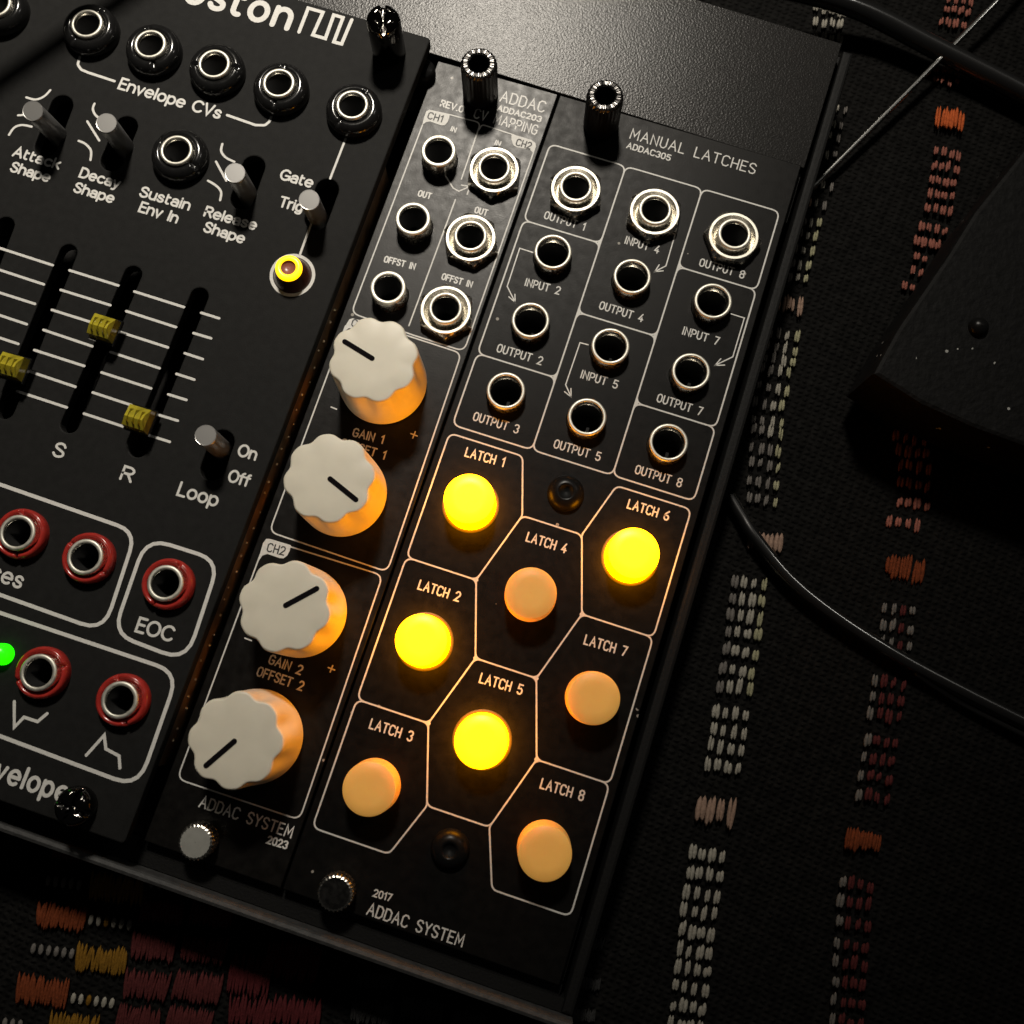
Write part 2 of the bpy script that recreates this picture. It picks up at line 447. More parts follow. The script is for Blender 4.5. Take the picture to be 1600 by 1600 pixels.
PLOT = {   # thin single-stroke capitals: glyph -> (width, strokes)
 'A': (.62, [[(0, 0), (.31, 1), (.62, 0)], [(.12, .36), (.50, .36)]]),
 'C': (.56, [[(.56, .84), (.42, 1), (.17, 1), (0, .82), (0, .18), (.17, 0), (.42, 0), (.56, .16)]]),
 'D': (.56, [[(0, 0), (0, 1), (.34, 1), (.56, .78), (.56, .22), (.34, 0), (0, 0)]]),
 'E': (.48, [[(.48, 1), (0, 1), (0, 0), (.48, 0)], [(0, .52), (.40, .52)]]),
 'F': (.46, [[(.46, 1), (0, 1), (0, 0)], [(0, .52), (.38, .52)]]),
 'G': (.56, [[(.54, .84), (.42, 1), (.17, 1), (0, .82), (0, .18), (.17, 0), (.42, 0), (.56, .16), (.56, .46), (.32, .46)]]),
 'H': (.54, [[(0, 0), (0, 1)], [(.54, 0), (.54, 1)], [(0, .5), (.54, .5)]]),
 'I': (.04, [[(.02, 0), (.02, 1)]]),
 'L': (.44, [[(0, 1), (0, 0), (.44, 0)]]),
 'M': (.68, [[(0, 0), (.04, 1), (.34, .30), (.64, 1), (.68, 0)]]),
 'N': (.54, [[(0, 0), (0, 1), (.54, 0), (.54, 1)]]),
 'O': (.54, [[(0, .2), (0, .8), (.16, 1), (.38, 1), (.54, .8), (.54, .2), (.38, 0), (.16, 0), (0, .2)]]),
 'P': (.50, [[(0, 0), (0, 1), (.34, 1), (.50, .86), (.50, .58), (.34, .44), (0, .44)]]),
 'R': (.52, [[(0, 0), (0, 1), (.34, 1), (.50, .86), (.50, .60), (.34, .46), (0, .46)], [(.26, .46), (.52, 0)]]),
 'S': (.50, [[(.50, .84), (.36, 1), (.14, 1), (0, .86), (0, .66), (.50, .36), (.50, .15), (.36, 0), (.14, 0), (0, .16)]]),
 'T': (.56, [[(0, 1), (.56, 1)], [(.28, 1), (.28, 0)]]),
 'U': (.52, [[(0, 1), (0, .2), (.16, 0), (.36, 0), (.52, .2), (.52, 1)]]),
 'V': (.58, [[(0, 1), (.29, 0), (.58, 1)]]),
 'Y': (.56, [[(0, 1), (.28, .48), (.56, 1)], [(.28, .48), (.28, 0)]]),
 '0': (.50, [[(0, .2), (0, .8), (.15, 1), (.35, 1), (.50, .8), (.50, .2), (.35, 0), (.15, 0), (0, .2)]]),
 '1': (.24, [[(0, .80), (.20, 1), (.20, 0)]]),
 '2': (.50, [[(0, .82), (.14, 1), (.36, 1), (.50, .84), (.50, .62), (0, 0), (.50, 0)]]),
 '3': (.50, [[(0, .86), (.14, 1), (.36, 1), (.50, .86), (.50, .66), (.34, .52), (.50, .38), (.50, .14), (.36, 0), (.14, 0), (0, .14)]]),
 '4': (.52, [[(.36, 0), (.36, .5)], [(.36, 1), (0, .28), (.52, .28)]]),
 '5': (.50, [[(.48, 1), (.06, 1), (.02, .56), (.34, .60), (.50, .42), (.50, .16), (.34, 0), (.14, 0), (0, .14)]]),
 '6': (.50, [[(.42, 1), (.10, .70), (0, .40), (0, .16), (.14, 0), (.36, 0), (.50, .16), (.50, .36), (.36, .52), (.12, .52), (0, .40)]]),
 '7': (.48, [[(0, 1), (.48, 1), (.14, 0)]]),
 '8': (.50, [[(.14, .54), (0, .68), (0, .86), (.14, 1), (.36, 1), (.50, .86), (.50, .68), (.36, .54), (.14, .54)], [(.14, .54), (0, .38), (0, .14), (.14, 0), (.36, 0), (.50, .14), (.50, .38), (.36, .54)]]),
 '.': (.06, [[(0, 0), (.06, 0)]]),
 ' ': (.42, []),
}
XH = .70
_hump = lambda x0, wd: arc(x0 + wd / 2, XH - .30, wd / 2, .30, 180, 0)
ROUND = {  # rounded grotesque: glyph -> (width, strokes)
 'A': (.66, [[(0, 0), (.33, 1), (.66, 0)], [(.12, .32), (.54, .32)]]),
 'C': (.72, [arc(.40, .5, .40, .5, 42, 318, 18)]),
 'D': (.66, [[(0, 0), (0, 1), (.26, 1)] + arc(.26, .5, .40, .5, 90, -90, 14) + [(0, 0)]]),
 'E': (.50, [[(.50, 1), (0, 1), (0, 0), (.50, 0)], [(0, .53), (.44, .53)]]),
 'G': (.74, [arc(.40, .5, .40, .5, 42, 345, 18), [(.42, .44), (.77, .44), (.77, .1)]]),
 'I': (.04, [[(.02, 0), (.02, 1)]]),
 'L': (.48, [[(0, 1), (0, 0), (.48, 0)]]),
 'O': (.80, [arc(.40, .5, .40, .5, 0, 360, 26)]),
 'R': (.58, [[(0, 0), (0, 1), (.30, 1)] + arc(.30, .75, .27, .25, 90, -90, 10) + [(0, .5)], [(.30, .5), (.58, 0)]]),
 'S': (.58, [smooth_path([(.55, .80), (.42, .97), (.22, .99), (.05, .86), (.06, .66), (.29, .52), (.53, .37), (.55, .15), (.36, .01), (.14, .03), (0, .20)], 4)]),
 'T': (.62, [[(0, 1), (.62, 1)], [(.31, 1), (.31, 0)]]),
 'V': (.64, [[(0, 1), (.32, 0), (.64, 1)]]),
 'a': (.52, [arc(.26, XH - .23, .24, .23, 155, 0) + [(.50, 0)], arc(.25, .20, .25, .20, 0, 360, 16)]),
 'c': (.50, [arc(.29, XH / 2, .29, XH / 2, 48, 312, 14)]),
 'e': (.58, [[(.04, .36), (.55, .36)], arc(.29, XH / 2, .29, XH / 2, 2, 312, 20)]),
 'f': (.34, [[(.12, 0), (.12, .80)] + arc(.30, .80, .18, .19, 180, 90, 6), [(-.04, XH), (.32, XH)]]),
 'g': (.54, [arc(.27, XH / 2, .27, XH / 2, 0, 360, 20), [(.54, XH), (.54, -.06)] + arc(.28, -.06, .26, .20, 0, -150, 8)]),
 'h': (.52, [[(0, 0), (0, 1)], _hump(0, .52) + [(.52, 0)]]),
 'i': (.04, [[(.02, 0), (.02, XH)], [(.02, .94), (.02, .96)]]),
 'k': (.50, [[(0, 0), (0, 1)], [(.46, XH), (.02, .28)], [(.18, .42), (.50, 0)]]),
 'l': (.04, [[(.02, 0), (.02, 1)]]),
 'n': (.52, [[(0, 0), (0, XH)], _hump(0, .52) + [(.52, 0)]]),
 'o': (.58, [arc(.29, XH / 2, .29, XH / 2, 0, 360, 20)]),
 'p': (.56, [[(0, XH), (0, -.28)], arc(.28, XH / 2, .28, XH / 2, 0, 360, 20)]),
 'r': (.30, [[(0, 0), (0, XH)], arc(.26, .36, .26, .34, 180, 85, 8)]),
 's': (.46, [smooth_path([(.43, .56), (.32, .68), (.16, .69), (.04, .58), (.07, .44), (.23, .36), (.41, .27), (.42, .10), (.28, .01), (.10, .03), (0, .15)], 4)]),
 't': (.32, [[(.06, .92), (.06, .18)] + arc(.22, .18, .16, .17, 180, 290, 8), [(.06, XH), (.30, XH)]]),
 'u': (.50, [[(0, XH), (0, .26)] + arc(.25, .26, .25, .26, 180, 360, 10) + [(.50, XH)], [(.50, .3), (.50, 0)]]),
 'v': (.50, [[(0, XH), (.25, 0), (.50, XH)]]),
 'y': (.52, [[(0, XH), (.27, .02)], [(.52, XH), (.22, -.20), (.12, -.27), (.02, -.26)]]),
 ' ': (.30, []),
}

def write(mb, text, p0, p1, z, cap, wd, mi=0, font=PLOT, gap=.26):
    """Letters along the baseline p0 -> p1 (mm), stretched to fill it; cap height and stroke width in mm."""
    xs, x = [], 0.0
    for ch in text:
        xs.append(x); x += font[ch][0] + gap
    total = x - gap
    a, b = Vector(p0), Vector(p1)
    d = (b - a); k = d.length / max(total, 1e-6); d.normalize()
    up = Vector((-d.y, d.x))
    n = 0
    for ch, x0 in zip(text, xs):
        for st in font[ch][1]:
            pts = [tuple(a + d * ((x0 + q[0]) * k) + up * (q[1] * cap)) for q in st]
            cl = len(pts) > 3 and (Vector(pts[0]) - Vector(pts[-1])).length < 1e-6
            mb.stroke(pts, wd, z + 0.004 * (n % 3), mi, closed=cl); n += 1

# ------------------------------------------------------------------ the setting: woven rug
RUGZ = -12.5
def rug():
    yarns = ['white', 'cream', 'peach', 'salmon', 'orange', 'maroon', 'yellow', 'rust', 'wine', 'dim', 'soot']
    mb = MB('rug', *['y_' + y for y in yarns])
    n = 46; L = 330.0
    vs = []
    rnd = random.Random(3)
    for j in range(n + 1):
        for i in range(n + 1):
            vs.append((-L + 2 * L * i / n + 10, -L + 2 * L * j / n - 60, RUGZ + 0.5 * math.sin(i * 0.9) * math.sin(j * 0.7) - 0.6))
    fs = [[j * (n + 1) + i, j * (n + 1) + i + 1, (j + 1) * (n + 1) + i + 1, (j + 1) * (n + 1) + i] for j in range(n) for i in range(n)]
    mb.add(vs, fs, 0, True)
    def strand(px, py, lpx, wpx, yarn, tilt=-0.17):
        """One stitch: an elongated raised thread centred on a photo point, lpx long and wpx wide."""
        tilt += rnd.uniform(-.05, .05)
        a = at(px - tilt * lpx / 2 * -1, py - lpx / 2, RUGZ); b = at(px + tilt * lpx / 2, py + lpx / 2, RUGZ)
        a = at(px - tilt * lpx / 2, py - lpx / 2, RUGZ)
        ln = math.hypot(a[0] - b[0], a[1] - b[1]); ang = math.atan2(a[1] - b[1], a[0] - b[0])
        c = ((a[0] + b[0]) / 2, (a[1] + b[1]) / 2, RUGZ + 0.12)
        wmm = wpx / 9.6
        mb.ball(c, 1.0, 1 + yarns.index(yarn), n=8, sc=(ln / 2, wmm / 2, min(wmm * 0.42, 0.30)), ang=ang)
    def row(px, py, yarn, cols=4, pitch=15.5, lpx=22, wpx=10, slope=.18, keep=1.0):
        for c in range(cols):
            dx = (c - (cols - 1) / 2) * pitch
            if rnd.random() > keep: continue
            y = yarn if not isinstance(yarn, (list, tuple)) else yarn[min(len(yarn) - 1, c)]
            cx, cy, ll, ww = px + dx + rnd.uniform(-1.3, 1.3), py + dx * slope + rnd.uniform(-2, 2), lpx * rnd.uniform(.75, 1.15), wpx * rnd.uniform(.7, 1.15)
            for o in (-.25, .24):                    # two plies of yarn side by side
                strand(cx + o * ww, cy + rnd.uniform(-2, 2), ll * rnd.uniform(.82, 1.05), ww * .62, y)
    W = ['dim', 'white', 'white', 'cream']
    # pale column
    for (x, y) in [(1293, 17), (1293, 37), (1293, 58)]: row(x, y, 'white', pitch=12.5, lpx=17, wpx=9)
    for (x, y) in [(1302, 168), (1297, 192), (1292, 214), (1286, 240), (1280, 290), (1270, 318)]: row(x, y, ['white', 'peach', 'white', 'dim'], pitch=12, lpx=16, wpx=7)
    for y, x in [(155, 515), (210, 500), (290, 478), (360, 460), (430, 452)]: row(1100 + x / 3.2, 300 + y / 3.2, ['dim', 'dim', 'white', 'cream'], pitch=12.5, lpx=18, wpx=8)
    row(1232, 477, 'peach', pitch=11.5, lpx=34, wpx=12)
    for y, x in [(715, 395), (785, 385), (840, 372), (895, 358), (985, 345), (1065, 322), (1150, 316), (1200, 312), (1290, 306), (1365, 302), (1460, 296), (1545, 290)]:
        row(1100 + x / 3.2, 300 + y / 3.2, ['dim', 'dim', 'white', 'cream'] if y < 1250 else ['dim', 'dim', 'dim', 'cream'], pitch=14, lpx=20, wpx=8)
    row(1195, 846, 'peach', pitch=14, lpx=40, wpx=13)
    for y, x in [(470, 350), (545, 342), (625, 333), (700, 321), (785, 312), (870, 297), (945, 285)]: row(1050 + x / 2.909, 750 + y / 2.909, W, pitch=15, lpx=25, wpx=11)
    for y, x in [(310, 375), (385, 367), (450, 357), (530, 345)]: row(1000 + x / 2.667, 1000 + y / 2.667, 'white', pitch=15.5, lpx=25, wpx=11)
    row(1118, 1269, 'peach', pitch=15.5, lpx=52, wpx=14.5)
    for y, x in [(895, 280), (975, 268), (1060, 257), (1135, 245), (1220, 235), (1300, 225), (1370, 216), (1450, 207), (1530, 198), (1610, 190)]:
        row(1000 + x / 2.667, 1000 + y / 2.667, 'white', pitch=15.5, lpx=26, wpx=11)
    # red and orange column
    for x, y in [(1210, -40), (1200, 10), (1185, 70), (1150, 150)]: row(1200 + x / 4, y / 4, 'salmon', pitch=11.5, lpx=16, wpx=9)
    for x, y in [(1120, 440), (1110, 505)]: row(1200 + x / 4, y / 4, 'salmon', pitch=11, lpx=14, wpx=8)
    row(1483, 187, 'orange', cols=5, pitch=9, lpx=36, wpx=10.5)
    for x, y in [(1120, 960), (1105, 1045), (1090, 1135), (1080, 1225), (1066, 1315), (1030, 1430), (995, 1520)]: row(1200 + x / 4, y / 4, 'salmon', pitch=11.5, lpx=17, wpx=9)
    for x, y in [(1120, 260), (1085, 330), (1060, 400), (1020, 480)]: row(1100 + x / 3.2, 300 + y / 3.2, 'salmon', cols=2, pitch=12, lpx=16, wpx=9)
    for y, x in [(1230, 1030), (1300, 1045), (1375, 1050), (1465, 1050), (1560, 1045)]: row(1100 + x / 3.2, 300 + y / 3.2, 'salmon', pitch=14.5, lpx=21, wpx=10)
    row(1410, 818, 'salmon', pitch=14.5, lpx=22, wpx=10)
    row(1414, 890, 'rust', cols=6, pitch=10, lpx=42, wpx=12)
    for y, x in [(590, 1030), (670, 1020), (750, 1015)]: row(1050 + x / 2.909, 750 + y / 2.909, ['dim', 'dim', 'maroon', 'dim'], pitch=14.5, lpx=21, wpx=9)
    for y, x in [(920, 985), (1000, 975), (1070, 965), (1190, 950), (1270, 935), (1350, 920), (1440, 910)]:
        row(1050 + x / 2.909, 750 + y / 2.909, ['dim', 'maroon', 'maroon', 'maroon'], pitch=14.5, lpx=23, wpx=10)
    row(1348, 1314, 'rust', cols=6, pitch=9.5, lpx=40, wpx=11.5)
    for y, x in [(1020, 900), (1095, 890), (1180, 887), (1270, 880), (1350, 875), (1430, 870), (1510, 865), (1590, 860)]:
        row(1000 + x / 2.667, 1000 + y / 2.667, ['dim', 'maroon', 'maroon', 'maroon'], pitch=14.5, lpx=23, wpx=10)
    # blocks in front of the case
    def block(cx, cy, wp, hp, yarn, n=17, jit=0.16):
        for i in range(n):
            dx = (i - (n - 1) / 2) * wp / n
            strand(cx + dx, cy + dx * .12 + rnd.uniform(-2, 2), hp * rnd.uniform(1 - jit, 1 + jit), wp / n * rnd.uniform(1.0, 1.7), yarn, tilt=-.2 + rnd.uniform(-.12, .12))
    q = lambda x, y: (x / 4, 1250 + y / 4)
    for (x, y, ww, hh, c) in [(430, 325, 190, 110, 'wine'), (730, 550, 330, 185, 'yellow'), (385, 735, 300, 175, 'rust'), (635, 1005, 310, 190, 'yellow'), (265, 1200, 320, 200, 'rust'),
                              (1015, 695, 265, 165, 'maroon'), (1325, 715, 260, 170, 'maroon'), (960, 920, 268, 190, 'maroon'), (1275, 940, 270, 190, 'maroon'), (915, 1165, 272, 205, 'maroon'),
                              (1235, 1180, 290, 205, 'maroon'), (865, 1380, 270, 190, 'maroon'), (1180, 1390, 280, 190, 'maroon'), (460, 1420, 300, 180, 'yellow'),
                              (1560, 1100, 260, 300, 'wine'), (1830, 1000, 330, 260, 'wine'), (1560, 1330, 260, 220, 'wine'), (1850, 1330, 300, 220, 'wine'), (2350, 1120, 230, 120, 'soot'),
                              (2330, 1330, 260, 180, 'soot'), (2640, 1300, 260, 160, 'soot'), (2930, 1380, 200, 140, 'soot'), (3700, 900, 140, 90, 'soot'), (3680, 1150, 140, 90, 'soot'), (3650, 1350, 140, 90, 'soot')]:
        px, py = q(x, y); block(px, py, ww / 4, hh / 4, c)
    for (x, y, k, c) in [(400, 515, 5, 'dim'), (690, 765, 6, 'white'), (330, 945, 6, 'dim'), (580, 1255, 6, 'white'), (1000, 520, 3, 'dim'), (80, 1400, 3, 'dim')]:
        px, py = q(x, y)
        for i in range(k):
            strand(px + (i - (k - 1) / 2) * 12, py + (i - (k - 1) / 2) * 1.6, 19, 8, c if i != 2 else ('yellow' if c == 'white' else c))
    o = link('rug', mb.mesh('rug'))
    tag(o, 'black woven rug with pale, red and orange stitched columns under the case', None, kind='structure')
rug()

# ------------------------------------------------------------------ the case
PX0, PX1 = -20.15, 20.25      # right module
QX0, QX1 = -41.0, -20.50      # middle module
BX1 = -41.9                   # left module, right edge
BZ = 4.8                      # the left module stands this much proud
TOP, BOT = 12.45, -116.0      # panel top and bottom edges (y)
def case():
    t = thing('synthesizer_case', 'black metal rack case with textured top plate and grey front rim holding the three modules', 'case', (0, 0, RUGZ))
    def part(name, mb, label=None):
        o = link(name, mb.mesh(name), t, (0, 0, -RUGZ), label=label); return o
    x0, x1, y0, y1 = -150.0, 23.4, -121.2, 35.4
    mb = MB('case')                                   # walls and floor, butted end to end
    mb.box((21.7, y0 + 1.6, RUGZ), (x1, y1, -1.2), 0, 0.5)
    mb.box((x0, y0 + 1.6, RUGZ), (21.68, y0 + 3.4, -1.6))
    mb.box((x0, y1 - 1.6, RUGZ), (21.68, y1, -3.0))
    part('shell', mb)
    mb = MB('rim')
    mb.box((x0, y0 + .2, -13.0), (x1, y0 + 1.45, 1.0), 0, 0.6)
    part('front_rim', mb, 'worn grey front rim')
    mb = MB('inside')
    mb.box((x0, y0 + 3.42, RUGZ + .2), (21.68, y1 - 1.62, RUGZ + 1.5))
    part('case_floor', mb)
    for ya, yb in ((TOP - 9, TOP - .2), (BOT + .2, BOT + 9)):
        mb = MB('case')
        mb.box((x0, ya, -9.0), (20.9, yb, -2.1))
        part('rail', mb)
    mb = MB('plate')
    mb.box((x0, TOP + .04, -2.4), (20.9, y1 - .2, -0.70), 0, 0.12)
    part('top_plate', mb, 'textured grey powder coated plate').rotation_euler = (0.045, 0.024, 0)
    mb = MB('case')                                   # lip between the panels and the front rim
    mb.box((x0, y0 + 3.42, -3.0), (20.9, BOT - .2, -1.9))
    part('lip', mb)
case()

# ------------------------------------------------------------------ shared part meshes
CACHE = {}
def cached(key, fn):
    if key not in CACHE: CACHE[key] = fn()
    return CACHE[key]

def jack_mesh(ro, ri, h, wall=1.7, depth=7.0):
    mb = MB('metal', 'hole', 'metal_face')
    prof = [(ro, -2.2), (ro, h - .22), (ro - .07, h - .07), (ro - .22, h), (ri + .16, h), (ri + .05, h - .06), (ri, h - .2), (ri, h - wall), (ri - .2, h - wall - .05), (ri - .3, h - depth)]
    mb.lathe(prof, n=48, mis=[0, 2, 2, 2, 2, 2, 0, 1, 1], close_top=True)
    # contact spring deep in the socket
    mb.box((ri * .15, -ri * .9, h - 4.6), (ri * .35, -ri * .2, h - 3.8), 1)
    return mb.mesh('jack')

def hexnut_mesh(af, h, ri):
    mb = MB('metal', 'metal_face')
    R_ = af / 2 / math.cos(PI / 6)
    n = 72
    def rad(a, rmax):
        q = ((a + PI / 6) % (PI / 3)) - PI / 6
        return min(af / 2 / math.cos(q), rmax)
    rings = [(R_, 0.0), (R_, h - .75), (R_ * .965, h - .4), (af / 2 * .99, h - .10), (af / 2 * .965, h), (af / 2 * .87, h), (ri + .25, h - .75), (ri + .02, h - .95)]
    vs, fs = [], []
    for i in range(n):
        a = 2 * PI * i / n
        for k, (r, z) in enumerate(rings):
            rr = rad(a, r) if k < 4 else r
            vs.append((rr * math.cos(a), rr * math.sin(a), z))
    m_ = len(rings)
    for i in range(n):
        j = (i + 1) % n
        for k in range(m_ - 1):
            fs.append([i * m_ + k, j * m_ + k, j * m_ + k + 1, i * m_ + k + 1])
    mb.add(vs, [f for q, f in enumerate(fs) if q % (m_ - 1) not in (3, 4)], 0, False)
    o = len(mb.v) - len(vs)
    for q, f in enumerate(fs):
        if q % (m_ - 1) in (3, 4):
            mb.f.append(list(f)); mb.mi.append(1); mb.sm.append(False)
    return mb.mesh('nut')

def ringnut_mesh(matname, prof, slot_z, rin, slots=2, width=.16):
    mb = MB(matname)
    def zf(r, z, a):
        for k in range(slots):
            d = (a - 1.15 - 2 * PI * k / slots + PI) % (2 * PI) - PI
            if abs(d) < width and z > slot_z: return slot_z
        return z
    mb.lathe(prof, n=96, zfun=zf)
    return mb.mesh('nut')

def knurled_mesh(r, h, matname, flat=False, hole=1.55, capmat=None):
    mb = MB(matname, 'hole', capmat or matname, 'screw_black')
    nt = 26; n = nt * 6
    def rf(rr, z, a):
        if not flat:
            return rr - (.10 * (0.5 + 0.5 * math.cos(nt * a)) if h - .6 < z and rr > hole + .3 else 0)
        if rr > r - .3 and .4 < z < h - .12:
            return rr - .16 * (0.5 + 0.5 * math.cos(nt * a)) ** 0.7
        return rr - (.07 * (0.5 + 0.5 * math.cos(nt * a)) if rr > r - .5 and z > .4 else 0)
    prof = [(r - .25, 0), (r - .25, .5), (r, .6), (r, h - .45), (r - .22, h - .1), (r - .45, h)]
    mis = [0] * 5 if flat else [3, 3, 3, 0, 0]
    if flat:
        prof += [(0.05, h + .02)]; mis += [2]
    else:
        prof += [(hole + .25, h), (hole, h - .25), (hole, h - 2.6), (.05, h - 2.9)]; mis += [0, 0, 1, 1]
    def zf(rr, z, a):
        if flat or z < h - .12: return z
        return z - .10 * (0.5 + 0.5 * math.sin(nt * a)) - .05 * math.sin(7 * a + 1)
    mb.lathe(prof, n=n, rfun=rf, mis=mis, smooth=False, zfun=zf)
    return mb.mesh('mounting_screw')

def cross_screw_mesh(r, h, matname):
    """Tall round-topped screw with two crossing slots cut into its crown."""
    mb = MB(matname, 'hole')
    n = 64
    prof = [(r - .1, 0), (r, .2), (r, h - 1.7), (r * .97, h - 1.1), (r * .86, h - .55), (r * .66, h - .2), (r * .4, h - .03), (.02, h)]
    def zf(rr, z, a):
        x, y = rr * math.cos(a), rr * math.sin(a)
        if z > h - 1.65 and (abs(x) < .42 or abs(y) < .42) and rr > .05: return min(z, h - 1.55)
        if z > h - .2 and rr <= .05: return h - 1.55
        return z
    mb.lathe(prof, n=n, zfun=zf, smooth=True)
    return mb.mesh('mounting_screw')

def button_head_mesh(r, h):
    mb = MB('screw_black', 'hole')
    mb.lathe([(r, 0), (r, .35), (r * .92, h * .55), (r * .74, h * .85), (r * .5, h), (r * .36, h), (r * .34, h - .3), (.03, h - .5)], n=40, mis=[0, 0, 0, 0, 0, 1, 1])
    return mb.mesh('panel_screw')

# ------------------------------------------------------------------ knob
KN_H, KN_RT, KN_RB = 10.4, 6.35, 6.65
def knob_mesh():
    mb = MB('knob')
    N = 8; n = N * 24
    prof = [(KN_RB, 0.0), (KN_RB, .6), (KN_RB - .02, 1.6), (KN_RB - .04, 2.8), (KN_RB - .08, 4.2), (KN_RB - .13, 6.0), (KN_RB - .19, 8.0), (KN_RT + .06, KN_H - .5), (KN_RT, KN_H - .2), (KN_RT - .12, KN_H - .04), (KN_RT - .3, KN_H), (3.0, KN_H), (.03, KN_H)]
    def rf(r, z, a):
        if r < 5.0: return r
        k = min(max((z - 1.4) / 6.0, 0.0), 1.0); k = k * k * (3 - 2 * k)
        s = (0.5 - 0.5 * math.cos(N * a)) ** 1.7        # lobe at a = 0, flute half way
        return r - .62 * k * s
    mb.lathe(prof, n=n, rfun=rf)
    return mb.mesh('knob')
def pointer_mesh():
    mb = MB('pointer')
    z = KN_H + .02
    mb.prism(oval((.2, 0), (4.9, 0), .37, 6), z - .3, z + .03)
    return mb.mesh('pointer')

# ------------------------------------------------------------------ right module (latches)
def add_jack(mod, x, y, z, kind, label=None, rot=0.0):
    if kind == 'tube':
        j = link('jack', cached('j_tube', lambda: jack_mesh(2.92, 2.36, 2.2)), mod, (x, y, z))
    elif kind == 'sleeve':
        j = link('jack', cached('j_sleeve', lambda: jack_mesh(2.76, 2.08, 3.0, .6)), mod, (x, y, z))
    elif kind == 'hex':
        j = link('jack', cached('j_hex', lambda: jack_mesh(2.62, 2.02, 2.4, .7)), mod, (x, y, z))
        link('nut', cached('n_hex', lambda: hexnut_mesh(7.9, 1.7, 2.62)), j, (0, 0, 0), rot)
    elif kind == 'black':
        j = link('jack', cached('j_black', lambda: jack_mesh(2.5, 1.96, 2.6, .7)), mod, (x, y, z))
        link('nut', cached('n_black', lambda: ringnut_mesh('black_plastic', [(4.3, 0), (4.35, .7), (4.25, 1.3), (3.95, 1.85), (3.5, 2.15), (3.1, 2.25), (2.65, 2.1), (2.52, 1.6)], 1.75, 2.7, width=.10)), j, (0, 0, 0), rot)
    elif kind == 'red':
        j = link('jack', cached('j_red', lambda: jack_mesh(2.58, 1.95, 2.2, .6)), mod, (x, y, z))
        link('nut', cached('n_red', lambda: ringnut_mesh('red_plastic', [(3.62, 0), (3.66, .9), (3.56, 1.4), (3.36, 1.62), (3.14, 1.64), (2.9, 1.4), (2.72, 1.0), (2.6, .9)], 1.05, 2.6, width=.07)), j, (0, 0, 0), rot)
    if label: j['label'] = label
    return j

def px_list(pts, ox, oy, k):
    return [(ox + x / k, oy + y / k) for x, y in pts]

